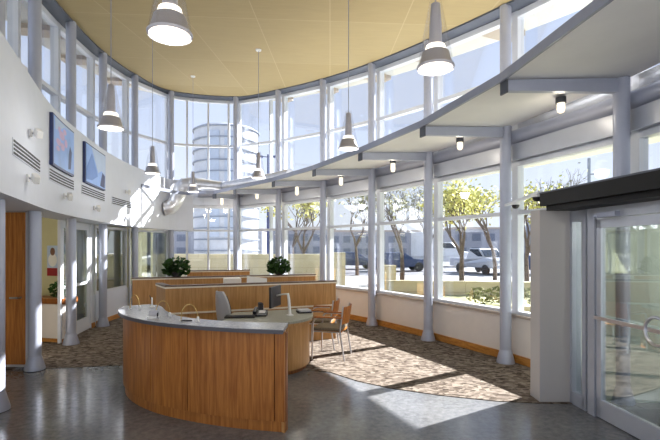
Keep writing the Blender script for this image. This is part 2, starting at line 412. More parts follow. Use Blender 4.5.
rr = [(.20 if k < 24 else max(.125, .20-.012*(k-24)))+(.01 if k % 5 == 0 else 0) for k in range(len(dm))]
MB().tube(dm, rr, 18).obj('duct_run', 'galv', r, True)
a, b = Vector(duct_pt(7.15, -.95, 3.535)), Vector(duct_pt(7.21, -.95, 3.535))
MB().tube([a, b], .145, 18).obj('coupling', 'steel', r, True)

# ------------------------------------------------------------------ left: curved band, offices below
BD = -.23
struct(MB().sweep(frange(0, 6.35, 60), [(BD, 2.26), (.36, 2.26), (.36, 3.72), (BD+.12, 3.76), (BD, 3.76)]).obj('wall_left', 'white'))
struct(MB().sweep(frange(0, 6.1, 30), [(.3, 2.5), (2.7, 2.5), (2.7, 2.56), (.3, 2.56)]).obj('ceiling_office', 'white'))
struct(MB().sweep(frange(1.0, 6.1, 30), [(.38, 3.5), (2.9, 3.5), (2.9, 3.6), (.38, 3.6)]).obj('ceiling_office_roof', 'sill'))
struct(MB().sweep(frange(0, 6.1, 30), [(2.6, 0), (2.7, 0), (2.7, 3.5), (2.6, 3.5)]).obj('wall_office', 'green_wall'))
struct(MB().sweep(frange(0, 6.1, 30), [(.3, -.1), (2.7, -.1), (2.7, -.002), (.3, -.002)]).obj('floor_office', 'carpet'))
# partition walls between offices
for k, t in enumerate((5.0,)):
    (x0, y0), (x1, y1) = O(t, .2 if t > 2.5 else 1.0), O(t, 2.62)
    struct(MB().bar((x0, y0, 1.25), (x1, y1, 1.25), .1, 2.5).obj('wall_office_side_%d' % (k+1), 'green_wall'))
# radial wall with a brown wood door, beside the first column
struct(MB().prism([(-6.6, 6.42), (-4.36, 6.42), (-4.36, 6.52), (-6.6, 6.52)], 0, 2.5).obj('wall_recess', 'knee'))
g = sgroup('door_1', (-4.9, 6.36, 0))
MB().box((-4.86, 6.385, 1.15), (.92, .045, 2.2)).obj('door_leaf', 'wood', g)
b = MB()
b.box((-4.345, 6.40, 1.18), (.07, .14, 2.3)); b.box((-5.37, 6.40, 1.18), (.07, .14, 2.3)); b.box((-4.86, 6.40, 2.30), (1.0, .14, .08))
b.obj('door_frame', 'alu', g)
MB().tube([(-4.46, 6.35, 1.02), (-4.46, 6.29, 1.02), (-4.58, 6.29, 1.02)], .013, 8).obj('lever_handle', 'chrome', g)

# glazed office fronts (bays 3..6): knee wall, frames, panes; a door in the first
for i, (a, c, zl, doorish) in enumerate(((3.06, at_ray(88.5, .22, 3.1, 3.9), .0, True), (at_ray(88.5, .22, 3.1, 3.9), 3.97, .70, False), (4.03, 4.97, .70, False), (5.03, 6.0, .70, False))):
    if doorish:
        g = sgroup('door_2', (*O((a+c)/2, .22), 0)); b = MB()
        for t in (a+.03, c-.035): vbar(b, t, .22, .01, 2.24, .16, .05)
        for z, h in ((.14, .26), (2.17, .14), (1.0, .05)): zbar(b, a, c, .22, lambda x, y, z=z: z, .05, h)
        b.obj('door_frame', 'alu_white', g)
        MB().sweep([a+.02, c-.02], [(.217, .2), (.223, .2), (.223, 2.15), (.217, 2.15)]).obj('pane', 'glass_in', g)
        x, y = O(c-.05, .14); MB().tube([(x, y, .95), (x, y, 1.25)], .015, 8).obj('pull_handle', 'chrome', g)
        for z0 in (.95, 1.25): pass
    else:
        g = sgroup('window_%d' % (20+i), (*O((a+c)/2, .22), 0)); b = MB()
        for t in ([a+.02, c-.02] + ([(a+c)/2+.12] if i == 3 else [])): vbar(b, t, .22, zl, 2.24, .06, .09)
        for z in (zl+.03, 2.2): zbar(b, a, c, .22, lambda x, y, z=z: z, .09, .06)
        b.obj('window_frame', 'alu_white', g)
        MB().sweep([a, c], [(.217, zl), (.223, zl), (.223, 2.2), (.217, 2.2)]).obj('pane', 'glass_in', g)
        struct(MB().sweep([a, c], [(.16, 0), (.28, 0), (.28, zl), (.16, zl)]).obj('wall_office_spandrel_%d' % i, 'white'))
        struct(MB().sweep([a, c], [(.135, .006), (.162, .006), (.162, .11), (.135, .11)]).obj('baseboard_left_%d' % i, 'wood_base'))
# unseen lamp panels added to light the office interiors
for t, lab in ((2.5, 'added square fill lamp panel in the ceiling of the open office'), (3.9, 'added square fill lamp panel in the ceiling of the glazed office'), (5.3, 'added square fill lamp panel in the ceiling of the far left office')):
    x, y = O(t, 1.6); r = thing('added_ceiling_lamp', (x, y, 2.5), lab, 'lamp', 'added lamp panels in the office ceilings')
    MB().box((x, y, 2.49), (.62, .62, .02)).obj('frame', 'whitep', r); MB().box((x, y, 2.477), (.55, .55, .006)).obj('diffuser', 'panel_e', r)
    lamp('office_fill_light', (x, y, 2.40), 22 if t < 3 else 10, (1, .9, .68), r, .25)
# open office: wall with poster, cabinet with plant
WA, WB = Vector((-4.93, 8.42)), Vector((-7.6, 9.0)); wv = (WB-WA).normalized(); wn = Vector((-wv.y, wv.x))
if wn.y > 0: wn = -wn
struct(MB().prism([WA, WB, WB-wn*.1, WA-wn*.1], 0, 2.5).obj('wall_office_poster', 'green_wall'))
def wray(px, py, off=0):
    k = (px-330)/F; a = WA+wn*off; s_ = (k*a.y-a.x)/(wv.x-k*wv.y); q = a+wv*s_; return q, H-(py-YH)*q.y/F
c0, c1 = Vector((-4.86, 7.99)), Vector((-5.62, 8.16)); dv = (c0-c1).normalized(); nv = Vector((-dv.y, dv.x)); mid = (c0+c1)/2+nv*.17
r = thing('office_cabinet', (mid.x, mid.y, 0), 'low white fronted cabinet with a brown wood top in the open office', 'cabinet')
az = math.atan2(dv.y, dv.x); L = (c1-c0).length
MB().box((mid.x, mid.y, .39), (L, .33, .62), az).obj('body', 'knee', r); MB().box((mid.x, mid.y, .045), (L, .31, .08), az).obj('plinth', 'wood_base', r)
MB().box((mid.x, mid.y, .76), (L+.03, .36, .10), az).obj('top', 'wood_d', r)
def plant(loc, rad, hgt, lab, grp, pot='charcoal', n=260, seed=1):
    rnd = random.Random(seed); x, y, z = loc
    r = thing('potted_plant', loc, lab, 'plant', grp)
    MB().lathe((x, y, z), [(rad*.30, .0), (rad*.38, hgt*.24), (rad*.34, hgt*.24), (rad*.32, hgt*.20)], 18).obj('pot', pot, r, True)
    b = MB()
    for k in range(n):
        a = rnd.uniform(0, 2*math.pi); q = rnd.random()**.5; e = rnd.uniform(-.5, 1)
        c = Vector((x+rad*q*math.cos(a), y+rad*q*math.sin(a), z+hgt*.32+max(-.42, e)*hgt*.62*math.sqrt(max(0, 1-q*q*.8))))
        d = Vector((math.cos(a)+rnd.uniform(-.6, .6), math.sin(a)+rnd.uniform(-.6, .6), rnd.uniform(-.5, .8))).normalized()
        u = d.orthogonal().normalized(); l = rnd.uniform(.07, .13)*rad/.25; w = l*.28
        b.face([c-d*l*.5, c+u*w, c+d*l*.5, c-u*w])
    b.obj('foliage', 'leaf', r)
    b = MB()
    for k in range(10):
        a = rnd.uniform(0, 6.28); b.tube([(x, y, z+hgt*.22), (x+rad*.3*math.cos(a), y+rad*.3*math.sin(a), z+hgt*.5), (x+rad*.6*math.cos(a), y+rad*.6*math.sin(a), z+hgt*.68)], .006, 5)
    b.obj('stem', 'leaf', r)
    return r
plant((mid.x+dv.x*.18, mid.y+dv.y*.18-.02, .81), .17, .34, 'dark leafy plant on the cabinet in the open office', None, seed=5)
# poster on the office wall
def wall_panel(t0, t1, d, z0, z1, th):
    return lambda b=None: MB().sweep(frange(t0, t1, 6), [(d, z0), (d, z1), (d-th, z1), (d-th, z0)])
q0, zl = wray(66.5, 276); q1, zh = wray(48, 246.5); zh = zl+(277-246.5)*q0.y/F
r = thing('wall_poster', (*q1, zl), 'poster with two figures and a dark red band on the open office wall', 'poster')
pw = (q1-q0).length
PP = lambda u, v, o: (*(q1+(q0-q1)*u+wn*o), zl+(zh-zl)*v)
MB().loft([[PP(u, v, o) for u, v in ((0, 0), (1, 0), (1, 1), (0, 1))] for o in (.002, .02)]).obj('sheet', 'posterpale', r)
b = MB(); b.face([PP(*k, .0215) for k in ((0, 0), (1, 0), (1, .26), (0, .26))]); b.obj('red_band', 'red', r)
def disc2(mat, nm, u, v, ru, rv, o):
    b = MB(); b.face([PP(u+ru*math.cos(k*math.pi/8), v+rv*math.sin(k*math.pi/8), o) for k in range(16)]); b.obj(nm, mat, r)
disc2('whitep', 'printed_shirt', .30, .52, .24, .22, .022); disc2('skin2', 'printed_face', .30, .80, .13, .13, .0225)
disc2('posterblue', 'printed_shirt', .76, .46, .2, .18, .022); disc2('skin1', 'printed_face', .76, .74, .15, .15, .0225)
def disc(b, t, d, z, rt, rz, n=14):
    pts = []
    for k in range(n):
        a = 2*math.pi*k/n; pts.append((*O(t+rt*math.cos(a), d), z+rz*math.sin(a)))
    b.face(pts); return b

# items on the band: framed posters, grilles, spotlights
def band_z(px, py): t = at_ray(px, BD, .2, 6.2); return H+(YH-py)*P(t)[1]/F
for px0, px1, lab, kind in ((52.5, 73.5, 'blue framed poster with pink shapes on the white curved band, nearer one', 0), (85, 105, 'blue framed poster with a pale triangle on the white curved band, farther one', 1)):
    t0, t1 = at_ray(px0, BD-.04, .2, 6.2), at_ray(px1, BD-.04, .2, 6.2); d = BD
    z0, z1 = 2.90, 3.63; tm = t1-t0
    r = thing('framed_poster', (*O((t0+t1)/2, d-.03), 2.93), lab, 'poster', 'framed posters on the curved band')
    wall_panel(t0, t1, d-.002, z0, z1, .045)().obj('frame', 'posterdark', r)
    e = tm*.035
    wall_panel(t0+e, t1-e*.3, d-.047, z0+.03, z1-.02, .003)().obj('print', 'posterblue', r)
    dd = d-.0515
    def poly(pts, mat, nm, dd=dd):
        b = MB(); b.face([(*O(t0+tm*u, dd), z0+(z1-z0)*v) for u, v in pts]); b.obj(nm, mat, r)
    if kind == 0:
        b = MB()
        for u, v, ru, rv in ((.42, .70, .13, .09), (.26, .52, .12, .07), (.55, .82, .08, .06), (.45, .48, .10, .08), (.30, .78, .07, .06), (.6, .6, .07, .09), (.22, .38, .09, .05)): disc(b, t0+tm*u, dd-.001*len(b.bm.faces)*.5, z0+(z1-z0)*v, tm*ru, (z1-z0)*rv)
        b.obj('printed_flower', 'posterpink', r)
        poly([(.72, .1), (.84, .12), (.88, .5), (.80, .62), (.74, .42)], 'posterdark', 'printed_figure')
        poly([(.1, .72), (.3, .78), (.55, .92), (.9, .95), (.08, .95)], 'posterpale', 'printed_sky')
    else:
        poly([(.28, .97), (.97, .97), (.97, .42), (.8, .5), (.62, .40)], 'posterpale', 'printed_sky')
        poly([(.72, .08), (.95, .06), (.97, .4), (.84, .46), (.78, .3)], 'posterdark', 'printed_figure')
        poly([(.02, .35), (.3, .82), (.52, .46), (.6, .3), (.3, .12), (.05, .1)], 'postermid', 'printed_hill', dd-.002)
for px0, px1, lab in ((12.5, 39, 'slotted air grille nearest the left picture edge'), (49, 73, 'slotted air grille under the nearer blue poster'),
                      (81.5, 104, 'slotted air grille under the farther blue poster'), (112, 135.5, 'slotted air grille at the far end of the white band')):
    t0, t1 = at_ray(px0, BD, .2, 6.2), at_ray(px1, BD, .2, 6.2)
    r = thing('vent_grille', (*O((t0+t1)/2, BD), 2.69), lab, 'air vent', 'air grilles on the white band')
    wall_panel(t0-.01, t1+.01, BD-.001, 2.685, 2.86, .008)().obj('plate', 'white', r)
    for k in range(4):
        z = 2.70+k*.041
        wall_panel(t0, t1, BD-.0095, z, z+.022, .004)().obj('slot', 'grill', r)
for px, py, lab in ((30, 133, 'white spotlight high on the band left of the nearer poster'), (27, 178, 'white spotlight below the nearest air grille'),
                    (64, 196, 'white spotlight below the grille of the nearer poster'), (94, 208, 'white spotlight below the grille of the farther poster'),
                    (126, 192, 'white spotlight above the far air grille'), (126, 217, 'white spotlight below the far air grille')):
    t = at_ray(px, BD, .2, 6.2); x, y = O(t, BD); z = H+(YH-py)*y/F; n = N(t); s = (n[1], -n[0])
    r = thing('wall_spotlight', (x, y, z), lab, 'spotlight', 'spotlights on the white band')
    q = lambda a, o, h: (x-n[0]*o+s[0]*a, y-n[1]*o+s[1]*a, z+h)
    MB().bar(q(0, .0, 0), q(0, .02, 0), .08, .08).obj('mount', 'whitep', r); MB().tube([q(0, .02, 0), q(.01, .075, -.005)], .012, 8).obj('arm', 'chrome', r)
    MB().bar(q(.0, .07, .02), q(-.11, .12, -.04), .065, .09).obj('head', 'whitep', r, bevel=.01)

# ------------------------------------------------------------------ pendant lamps
def pendant(px, py, lab, power, zr=3.18):
    y = (zr-H)*F/(YH-py); x = (px-330)/F*y; top = zc(x, y)
    r = thing('pendant_lamp', (x, y, zr), lab, 'pendant lamp', 'cone pendant lamps under the ceiling')
    MB().lathe((x, y, 0), [(.055, top-.03), (.06, top+.0)], 18).obj('ceiling_rose', 'whitep', r, True)
    MB().tube([(x, y, zr+.52), (x, y, top-.02)], .005, 6).obj('cord', 'steel_mid', r)
    MB().lathe((x, y, zr), [(.15, .0), (.048, .545), (.045, .545), (.146, .0)], 32, False).obj('outer_cone', 'acryl', r, True)
    MB().lathe((x, y, zr), [(.145, .0), (.150, .018), (.132, .035), (.105, .13), (.088, .14), (.10, .125), (.126, .03), (.135, .004)], 32, False).obj('dome_reflector', 'silver', r, True)
    MB().lathe((x, y, zr), [(.052, .19), (.047, .33), (.049, .335), (.036, .52), (.02, .53)], 24).obj('upper_housing', 'silver', r, True)
    MB().lathe((x, y, zr), [(.05, .12), (.085, .15), (.075, .185), (.05, .192)], 24).obj('light_collar', 'lampface', r, True)
    MB().lathe((x, y, zr), [(.127, .022), (.127, .03)], 28).obj('diffuser', 'lampface', r, True)
    lamp('pendant_light', (x, y, zr-.04), power, (1, .96, .9), r, .12)
PW = 18
for a in ((170, 36, 'cone pendant lamp nearest the viewer, cut by the top edge'), (435.5, 69, 'large cone pendant lamp at the right, against the sloping windows'),
          (111, 128.5, 'cone pendant lamp left of centre, beside the farther poster'), (348.5, 149, 'cone pendant lamp in the middle against the clear windows'),
          (258.5, 178, 'small cone pendant lamp in front of the tower'), (152.5, 173.5, 'small cone pendant lamp at the far end of the white band'),
          (193, 192, 'far cone pendant lamp beside the silver duct elbow')):
    pendant(*a, PW)

# ------------------------------------------------------------------ reception desk
def cat(pts, n=8):
    pts = [Vector(p) for p in pts]; q = [pts[0]*2-pts[1]]+pts+[pts[-1]*2-pts[-2]]; o = []
    for i in range(1, len(q)-2):
        a, b, c, d = q[i-1:i+3]
        for k in range(n):
            u = k/n; o.append(.5*((2*b)+(c-a)*u+(2*a-5*b+4*c-d)*u*u+(3*b-a-3*c+d)*u**3))
    o.append(pts[-1]); return o
fc = cat([(-.425, 4.13), (-.93, 4.235), (-1.43, 4.41), (-1.90, 4.66), (-2.30, 5.02), (-2.55, 5.42), (-2.62, 5.75)], 10)   # front of the panels, right end first
def offs(c, d):
    o = []
    for i, p in enumerate(c):
        tn = (c[min(i+1, len(c)-1)]-c[max(i-1, 0)]).normalized(); o.append((p.x+tn.y*d, p.y-tn.x*d))   # +d = away from the viewer? sign fixed below
    return o
inw = lambda d: offs(fc, d) if offs(fc, .1)[0][1] > fc[0].y else offs(fc, -d)
DZ = .945
r = thing('reception_desk', (-1.3, 4.6, 0), 'curved warm wood reception desk with a grey counter in the foreground', 'reception desk')
seams = [0]+[min(range(len(fc)), key=lambda k: abs(330+F*fc[k].x/fc[k].y-px)) for px in (272, 188, 151, 128)]+[len(fc)-1]
fi, fo = inw(.04), inw(0)
for a, b_ in zip(seams, seams[1:]):
    if b_ <= a: continue
    P0, P1 = list(fo[a:b_+1]), list(fi[a:b_+1])
    gp = lambda p, q: tuple(Vector(p)+(Vector(q)-Vector(p)).normalized()*.005)
    sh_ = lambda L: [gp(L[0], L[1])]+list(L[1:-1])+[gp(L[-1], L[-2])]
    MB().prism(sh_(P0)+sh_(P1)[::-1], .105, DZ-.0).obj('front_panel', 'wood', r)
MB().prism(inw(.05)+inw(.10)[::-1], .0, DZ-.01).obj('carcass', 'wood_d', r)
MB().prism(inw(.022)+inw(.05)[::-1], .0, .098).obj('kick_panel', 'wood', r)
bk = [(-.425, 4.46), (-.8, 4.50), (-1.11, 4.58), (-1.42, 4.72), (-1.70, 4.92), (-1.96, 5.28), (-2.2, 5.72), (-2.42, 5.92)]
top = list(inw(-.055)); MB().prism(top+[tuple(v) for v in cat(bk, 6)][::-1], DZ, DZ+.038).obj('countertop', 'counter', r, bevel=.004)
ct = inw(-.0555); ci = inw(-.05); MB().prism(list(ct)+list(ci)[::-1], DZ-.004, DZ+.032).obj('counter_edge', 'edge', r)
a, b_ = Vector(fo[0]), Vector((-.445, 4.42))
MB().prism([a, b_, b_+Vector((-.04, 0)), a+Vector((-.04, .035))], .0, DZ).obj('end_panel', 'wood_end', r)
a, b_ = Vector(fo[-1]), Vector((-2.40, 5.90))
MB().prism([a, b_, b_+Vector((.03, -.05)), a+Vector((.04, -.02))], .0, DZ).obj('end_panel', 'wood', r)
MB().prism([tuple(v) for v in cat(bk[1:-1], 5)]+[(v.x-.03, v.y-.05) for v in cat(bk[1:-1], 5)][::-1], .0, DZ).obj('back_panel', 'wood_d', r)
ZC = DZ+.038
def on_counter(px, py): return ground(px, py, ZC)
# wire arches on the counter
for (pa, pb, py, lab) in ((130, 139.5, 309, 'thin brass wire arch at the far left of the counter'), (156, 170, 316.5, 'thin brass wire arch beside the white card holder'), (181, 198, 321, 'thin brass wire arch on the middle of the counter')):
    (x0, y0), (x1, y1) = on_counter(pa, py), on_counter(pb, py+.5)
    r = thing('wire_arch', ((x0+x1)/2, (y0+y1)/2, ZC), lab, 'wire stand', 'wire arches on the counter')
    h = .17; w = (Vector((x1, y1))-Vector((x0, y0)))
    pts = [(x0+w.x*(.5-.5*math.cos(math.pi*k/12)), y0+w.y*(.5-.5*math.cos(math.pi*k/12)), ZC+h*math.sin(math.pi*k/12)**.8+.004) for k in range(13)]
    MB().tube(pts, .0045, 6).obj('arch', 'brass', r, True)
    MB().lathe((x1, y1, ZC), [(.018, 0), (.018, .012), (.011, .05), (.0, .055)], 12).obj('foot', 'whitep', r, True)
    MB().lathe((x0, y0, ZC), [(.014, 0), (.014, .01), (.0, .012)], 12).obj('foot', 'whitep', r, True)
x, y = on_counter(153, 318)
r = thing('card_holder', (x, y, ZC), 'small white card holder with grey cards on the counter', 'card holder')
MB().box((x, y, ZC+.01), (.11, .07, .02), .2).obj('tray', 'whitep', r); MB().box((x, y+.02, ZC+.045), (.10, .012, .07), .2).obj('card', 'silver', r)
MB().box((x+.05, y+.0, ZC+.03), (.006, .06, .05), .2).obj('side', 'charcoal', r)
x, y = on_counter(152, 307)
r = thing('pen_stand', (x, y, ZC), 'slim white pen stand behind the card holder on the counter', 'pen stand')
MB().lathe((x, y, ZC), [(.035, 0), (.035, .012), (.01, .02), (.009, .12), (0, .125)], 14).obj('base', 'whitep', r, True); MB().tube([(x, y, ZC+.07), (x-.03, y, ZC+.15)], .005, 6).obj('pen', 'charcoal', r)
x, y = on_counter(187, 321.5)
tag(MB().tube([(x-.06, y, ZC+.008), (x+.05, y+.015, ZC+.008)], [.007, .006], 8).obj('pen', 'black'), 'black pen lying on the counter under the middle wire arch', 'pen')

# ------------------------------------------------------------------ partitions
def partition(name, pts, th, zt_, lab, strips=(), ends=True):
    c = Vector(pts[0]); r = thing(name, (c.x, c.y, 0), lab, 'partition', 'wood partitions behind the desk')
    for k, (a, b) in enumerate(zip(pts, pts[1:])):
        a, b = Vector(a), Vector(b); d = (b-a).normalized(); n = Vector((d.y, -d.x))    # n faces the viewer for a left-to-right run
        q = [a, b, b-n*th, a-n*th]
        MB().prism(q, .0, zt_-.045).obj('panel', 'wood_l', r)
        for s0, s1, m, nm in ((zt_-.045, zt_-.02, 'band', 'pale_strip'), (zt_-.02, zt_+.005, 'capd', 'cap')):
            e = .012
            MB().prism([a+n*e-d*e, b+n*e+d*e, b-n*(th+e)+d*e, a-n*(th+e)-d*e], s0, s1).obj(nm, m, r)
        for z in strips:
            MB().prism([a+n*.02, b+n*.02, b+n*.0005, a+n*.0005], z-.014, z+.014).obj('ledge_strip', 'band', r)
    return r
partition('wood_partition', [(-3.08, 7.80), (-2.70, 7.22), (.11, 8.37)], .09, 1.11, 'front honey wood partition with dark cap, right behind the work desk', (.65,))
partition('wood_partition', [(-4.08, 9.08), (-.34, 10.35)], .09, 1.11, 'middle honey wood partition carrying the two plants')
partition('wood_partition', [(-3.75, 11.55), (-2.18, 11.95)], .09, 1.13, 'short farthest wood partition behind the left plant')
tag(MB().box((-2.0, 9.0, 1.02), (.34, .26, .2), .33).obj('white_printer', 'whitep', bevel=.02), 'small white printer showing above the front partition', 'printer')
r = thing('back_desk', (-1.6, 9.1, 0), 'grey topped work desk between the front and middle partitions', 'desk')
d0 = math.atan2(1.27, 3.74)
MB().box((-1.7, 9.13, .9), (2.4, .55, .04), d0).obj('top', 'deskgrey', r)
for k in (-1.05, 1.05): MB().box((-1.7+k*math.cos(d0), 9.13+k*math.sin(d0), .44), (.05, .5, .88), d0).obj('leg', 'wood_l', r)
b = MB(); b.loft([[(-1.75, 9.25, .92), (-1.35, 9.38, .92), (-1.35, 9.36, .94), (-1.75, 9.23, .94)], [(-1.75, 9.3, 1.12), (-1.35, 9.43, 1.06), (-1.35, 9.41, 1.08), (-1.75, 9.28, 1.14)]])
tag(b.obj('open_folder', 'whitep'), 'white folder standing tilted beside the white printer', 'folder')
plant((*(Vector((-4.08, 9.08)).lerp(Vector((-.34, 10.35)), .22)+Vector((-.015, .045))), 1.115), .27, .46, 'bushy green plant on the middle partition, left one', 'plants on the middle partition', seed=2, n=420)
plant((*(Vector((-4.08, 9.08)).lerp(Vector((-.34, 10.35)), .78)+Vector((-.015, .045))), 1.115), .25, .44, 'bushy green plant on the middle partition, right one', 'plants on the middle partition', seed=3, n=420)

# ------------------------------------------------------------------ work desk, monitor, chairs
r = thing('work_desk', (-.8, 6.4, 0), 'lower maple work desk with rounded grey top behind the counter', 'desk')
dt = cat([(-1.46, 5.92), (-1.38, 5.86), (-.90, 5.78), (-.50, 5.93), (-.28, 6.25), (-.27, 6.7), (-.36, 7.0)], 8)
dt = [(v.x, v.y) for v in dt]
MB().prism(dt+[(-.50, 7.12), (-1.48, 6.72)], .715, .75).obj('desktop', 'deskgrey', r)
ins = [(x-.05, y+.06) for x, y in dt[10:]]
ins2 = [(x-.09, y+.10) for x, y in dt[10:]]
MB().prism(ins+ins2[::-1], .06, .715).obj('front_panel', 'wood_l', r)
MB().prism([(x-.03, y+.03) for x, y in ins]+ins2[::-1], .0, .06).obj('kick_panel', 'wood_d', r)
MB().prism([(x-.01, y+.01) for x, y in dt]+[(x-.04, y+.04) for x, y in dt][::-1], .68, .715).obj('edge_rail', 'wood_l', r)
r = thing('monitor', (-.60, 6.45, .75), 'dark flat computer monitor on a white arm on the work desk', 'monitor')
mx, my = -.80, 6.42
MB().lathe((-.585, 6.42, .75), [(.055, 0), (.055, .012), (.03, .02)], 16).obj('stand_base', 'whitep', r, True)
MB().tube([(-.585, 6.42, .76), (-.60, 6.42, .98), (-.615, 6.42, 1.075)], [.024, .02, .018], 10).obj('stand_post', 'whitep', r, True)
MB().tube([(-.615, 6.42, 1.065), (-.70, 6.42, 1.06), (mx+.02, my, 1.04)], .012, 8).obj('arm', 'chrome', r, True)
rot = Matrix.Rotation(math.radians(78), 4, 'Z')
MB().box((mx, my, 1.03), (.44, .035, .30), mat=rot).obj('housing', 'black', r, bevel=.006)
MB().box(Vector((mx, my, 1.03))+rot @ Vector((0, .0185, 0)), (.41, .002, .27), mat=rot).obj('screen', 'carglass', r)
x, y = -1.02, 6.42
r = thing('desk_phone', (x, y, .75), 'dark desk phone on the work desk left of the monitor', 'phone')
b = MB(); b.loft([[(x-.10, y-.1, .75), (x+.10, y-.1, .75), (x+.10, y+.1, .75), (x-.10, y+.1, .75)], [(x-.10, y-.1, .77), (x+.10, y-.1, .77), (x+.10, y+.1, .82), (x-.10, y+.1, .82)]]); b.obj('body', 'black', r)
MB().bar((x-.07, y-.09, .805), (x-.07, y+.09, .85), .045, .035).obj('handset', 'black', r); MB().box((x+.03, y, .803), (.09, .1, .008), mat=Matrix.Rotation(.24, 4, 'X')).obj('keypad', 'silver', r)
x, y = -1.28, 6.25
r = thing('keyboard', (x, y, .75), 'black keyboard on the work desk in front of the grey task chair', 'keyboard')
MB().box((x, y, .76), (.42, .15, .02), .1).obj('base', 'black', r); MB().box((x, y, .773), (.39, .12, .008), .1).obj('keys', 'charcoal', r)
r = thing('upright_file', (-1.07, 6.78, .75), 'dark upright file box behind the desk phone', 'file box')
MB().box((-1.07, 6.78, .82), (.06, .16, .14), .3).obj('body', 'charcoal', r, bevel=.005); MB().box((-1.036, 6.79, .82), (.008, .1, .07), .3).obj('tab', 'silver', r)
for k, (w, m, lab) in enumerate(((.26, 'charcoal', 'dark notebook at the bottom of the pile on the desk corner'), (.22, 'greyfab', 'grey notebook on top of the pile on the desk corner'))):
    tag(MB().box((-.40, 6.72, .762+k*.026), (w*.8, .2, .024), .25+k*.1).obj('notebook', m), lab, 'notebook', 'notebooks on the work desk')

# task chair with pale shell back
def task_chair(x, y, rz, lab):
    r = thing('task_chair', (x, y, 0), lab, 'chair'); Rm = Matrix.Translation((x, y, 0)) @ Matrix.Rotation(rz, 4, 'Z')
    T = lambda p: Rm @ Vector(p)
    for k in range(5):
        a = 2*math.pi*k/5; b = MB(); b.tube([T((0, 0, .11)), T((.3*math.cos(a), .3*math.sin(a), .075))], [.024, .016], 8); l = b.obj('foot_spoke', 'chrome', r)
        b = MB(); b.blob(T((.3*math.cos(a), .3*math.sin(a), .03)), (.03, .03, .03), 8, 5); b.obj('castor', 'black', l)
    MB().tube([T((0, 0, .09)), T((0, 0, .44))], .025, 10).obj('gas_lift', 'chrome', r)
    rows = []
    b = MB(); b.loft([[T((.24*math.cos(a)*s, .23*math.sin(a)*s, z)) for a in (2*math.pi*k/18 for k in range(18))] for s, z in ((.85, .44), (1, .46), (1, .49), (.9, .51))]); b.obj('seat', 'charcoal', r, True)
    g = []
    for i in range(9):
        v = i/8; z = .55+.52*v; w = .21*math.sin(math.pi*(.22+.70*v))**.55; yb = -.22-.07*v*v
        g.append((z, w, yb))
    ring = lambda z, w, yb, o: [T((-w+2*w*k/6, yb-o-.05*(1-abs(k-3)/3), z)) for k in range(7)]
    b = MB(); b.loft([ring(*q, .0)+ring(*q, .03)[::-1] for q in g]); b.obj('back_shell', 'greyfab', r, True)
    b = MB(); b.loft([ring(q[0], q[1]*.86, q[2], -.025)+ring(q[0], q[1]*.86, q[2], -.003)[::-1] for q in g[1:-1]]); b.obj('back_pad', 'charcoal', r, True)
    MB().tube([T((0, -.05, .43)), T((0, -.26, .45)), T((0, -.30, .62))], .022, 8).obj('back_post', 'chrome', r)
    for s in (-1, 1):
        MB().tube([T((s*.2, -.02, .47)), T((s*.28, -.02, .50)), T((s*.28, -.02, .62))], .014, 8).obj('arm_post', 'black', r); MB().bar(T((s*.28, -.16, .63)), T((s*.28, .06, .63)), .06, .025).obj('arm_pad', 'black', r)
task_chair(-1.47, 6.98, math.radians(-48), 'task chair with pale grey shell back behind the counter')
# guest chairs
def guest_chair(x, y, rz, lab):
    r = thing('guest_chair', (x, y, 0), lab, 'chair', 'guest chairs beside the work desk'); Rm = Matrix.Translation((x, y, 0)) @ Matrix.Rotation(rz, 4, 'Z')
    T = lambda p: Rm @ Vector(p)      # +y = front
    for s in (-1, 1):
        MB().tube([T((s*.27, .24, .01)), T((s*.27, .22, .58)), T((s*.27, .19, .635)), T((s*.27, .12, .655)), T((s*.27, -.10, .655))], .013, 8).obj('front_leg', 'chrome', r, True)
        MB().tube([T((s*.25, -.27, .01)), T((s*.25, -.20, .45)), T((s*.23, -.25, .84))], .013, 8).obj('rear_leg', 'chrome', r, True)
        MB().bar(T((s*.27, .20, .672)), T((s*.27, -.24, .668)), .05, .022).obj('armrest', 'wood', r, bevel=.006)
    MB().box(T((0, .02, .44)), (.47, .46, .025), rz).obj('seat_pan', 'wood', r)
    MB().box(T((0, .02, .475)), (.46, .45, .05), rz).obj('seat_cushion', 'taupe', r, bevel=.015)
    for s in (-1, 1): MB().tube([T((s*.25, .22, .44)), T((s*.25, -.22, .44))], .011, 6).obj('side_rail', 'chrome', r)
    g = []
    for i in range(6):
        v = i/5; z = .56+.27*v
        g.append([T((-.235+.47*k/8, -.215-.045*v-.05*(1-((k-4)/4)**2), z)) for k in range(9)]+[T((-.235+.47*k/8, -.230-.045*v-.05*(1-((k-4)/4)**2), z)) for k in range(8, -1, -1)])
    MB().loft(g).obj('backrest', 'wood', r, True)
guest_chair(.02, 7.02, math.radians(75), 'wood and chrome guest chair nearer the viewer, by the work desk')
guest_chair(-.15, 7.74, math.radians(80), 'wood and chrome guest chair farther back, against the front partition')

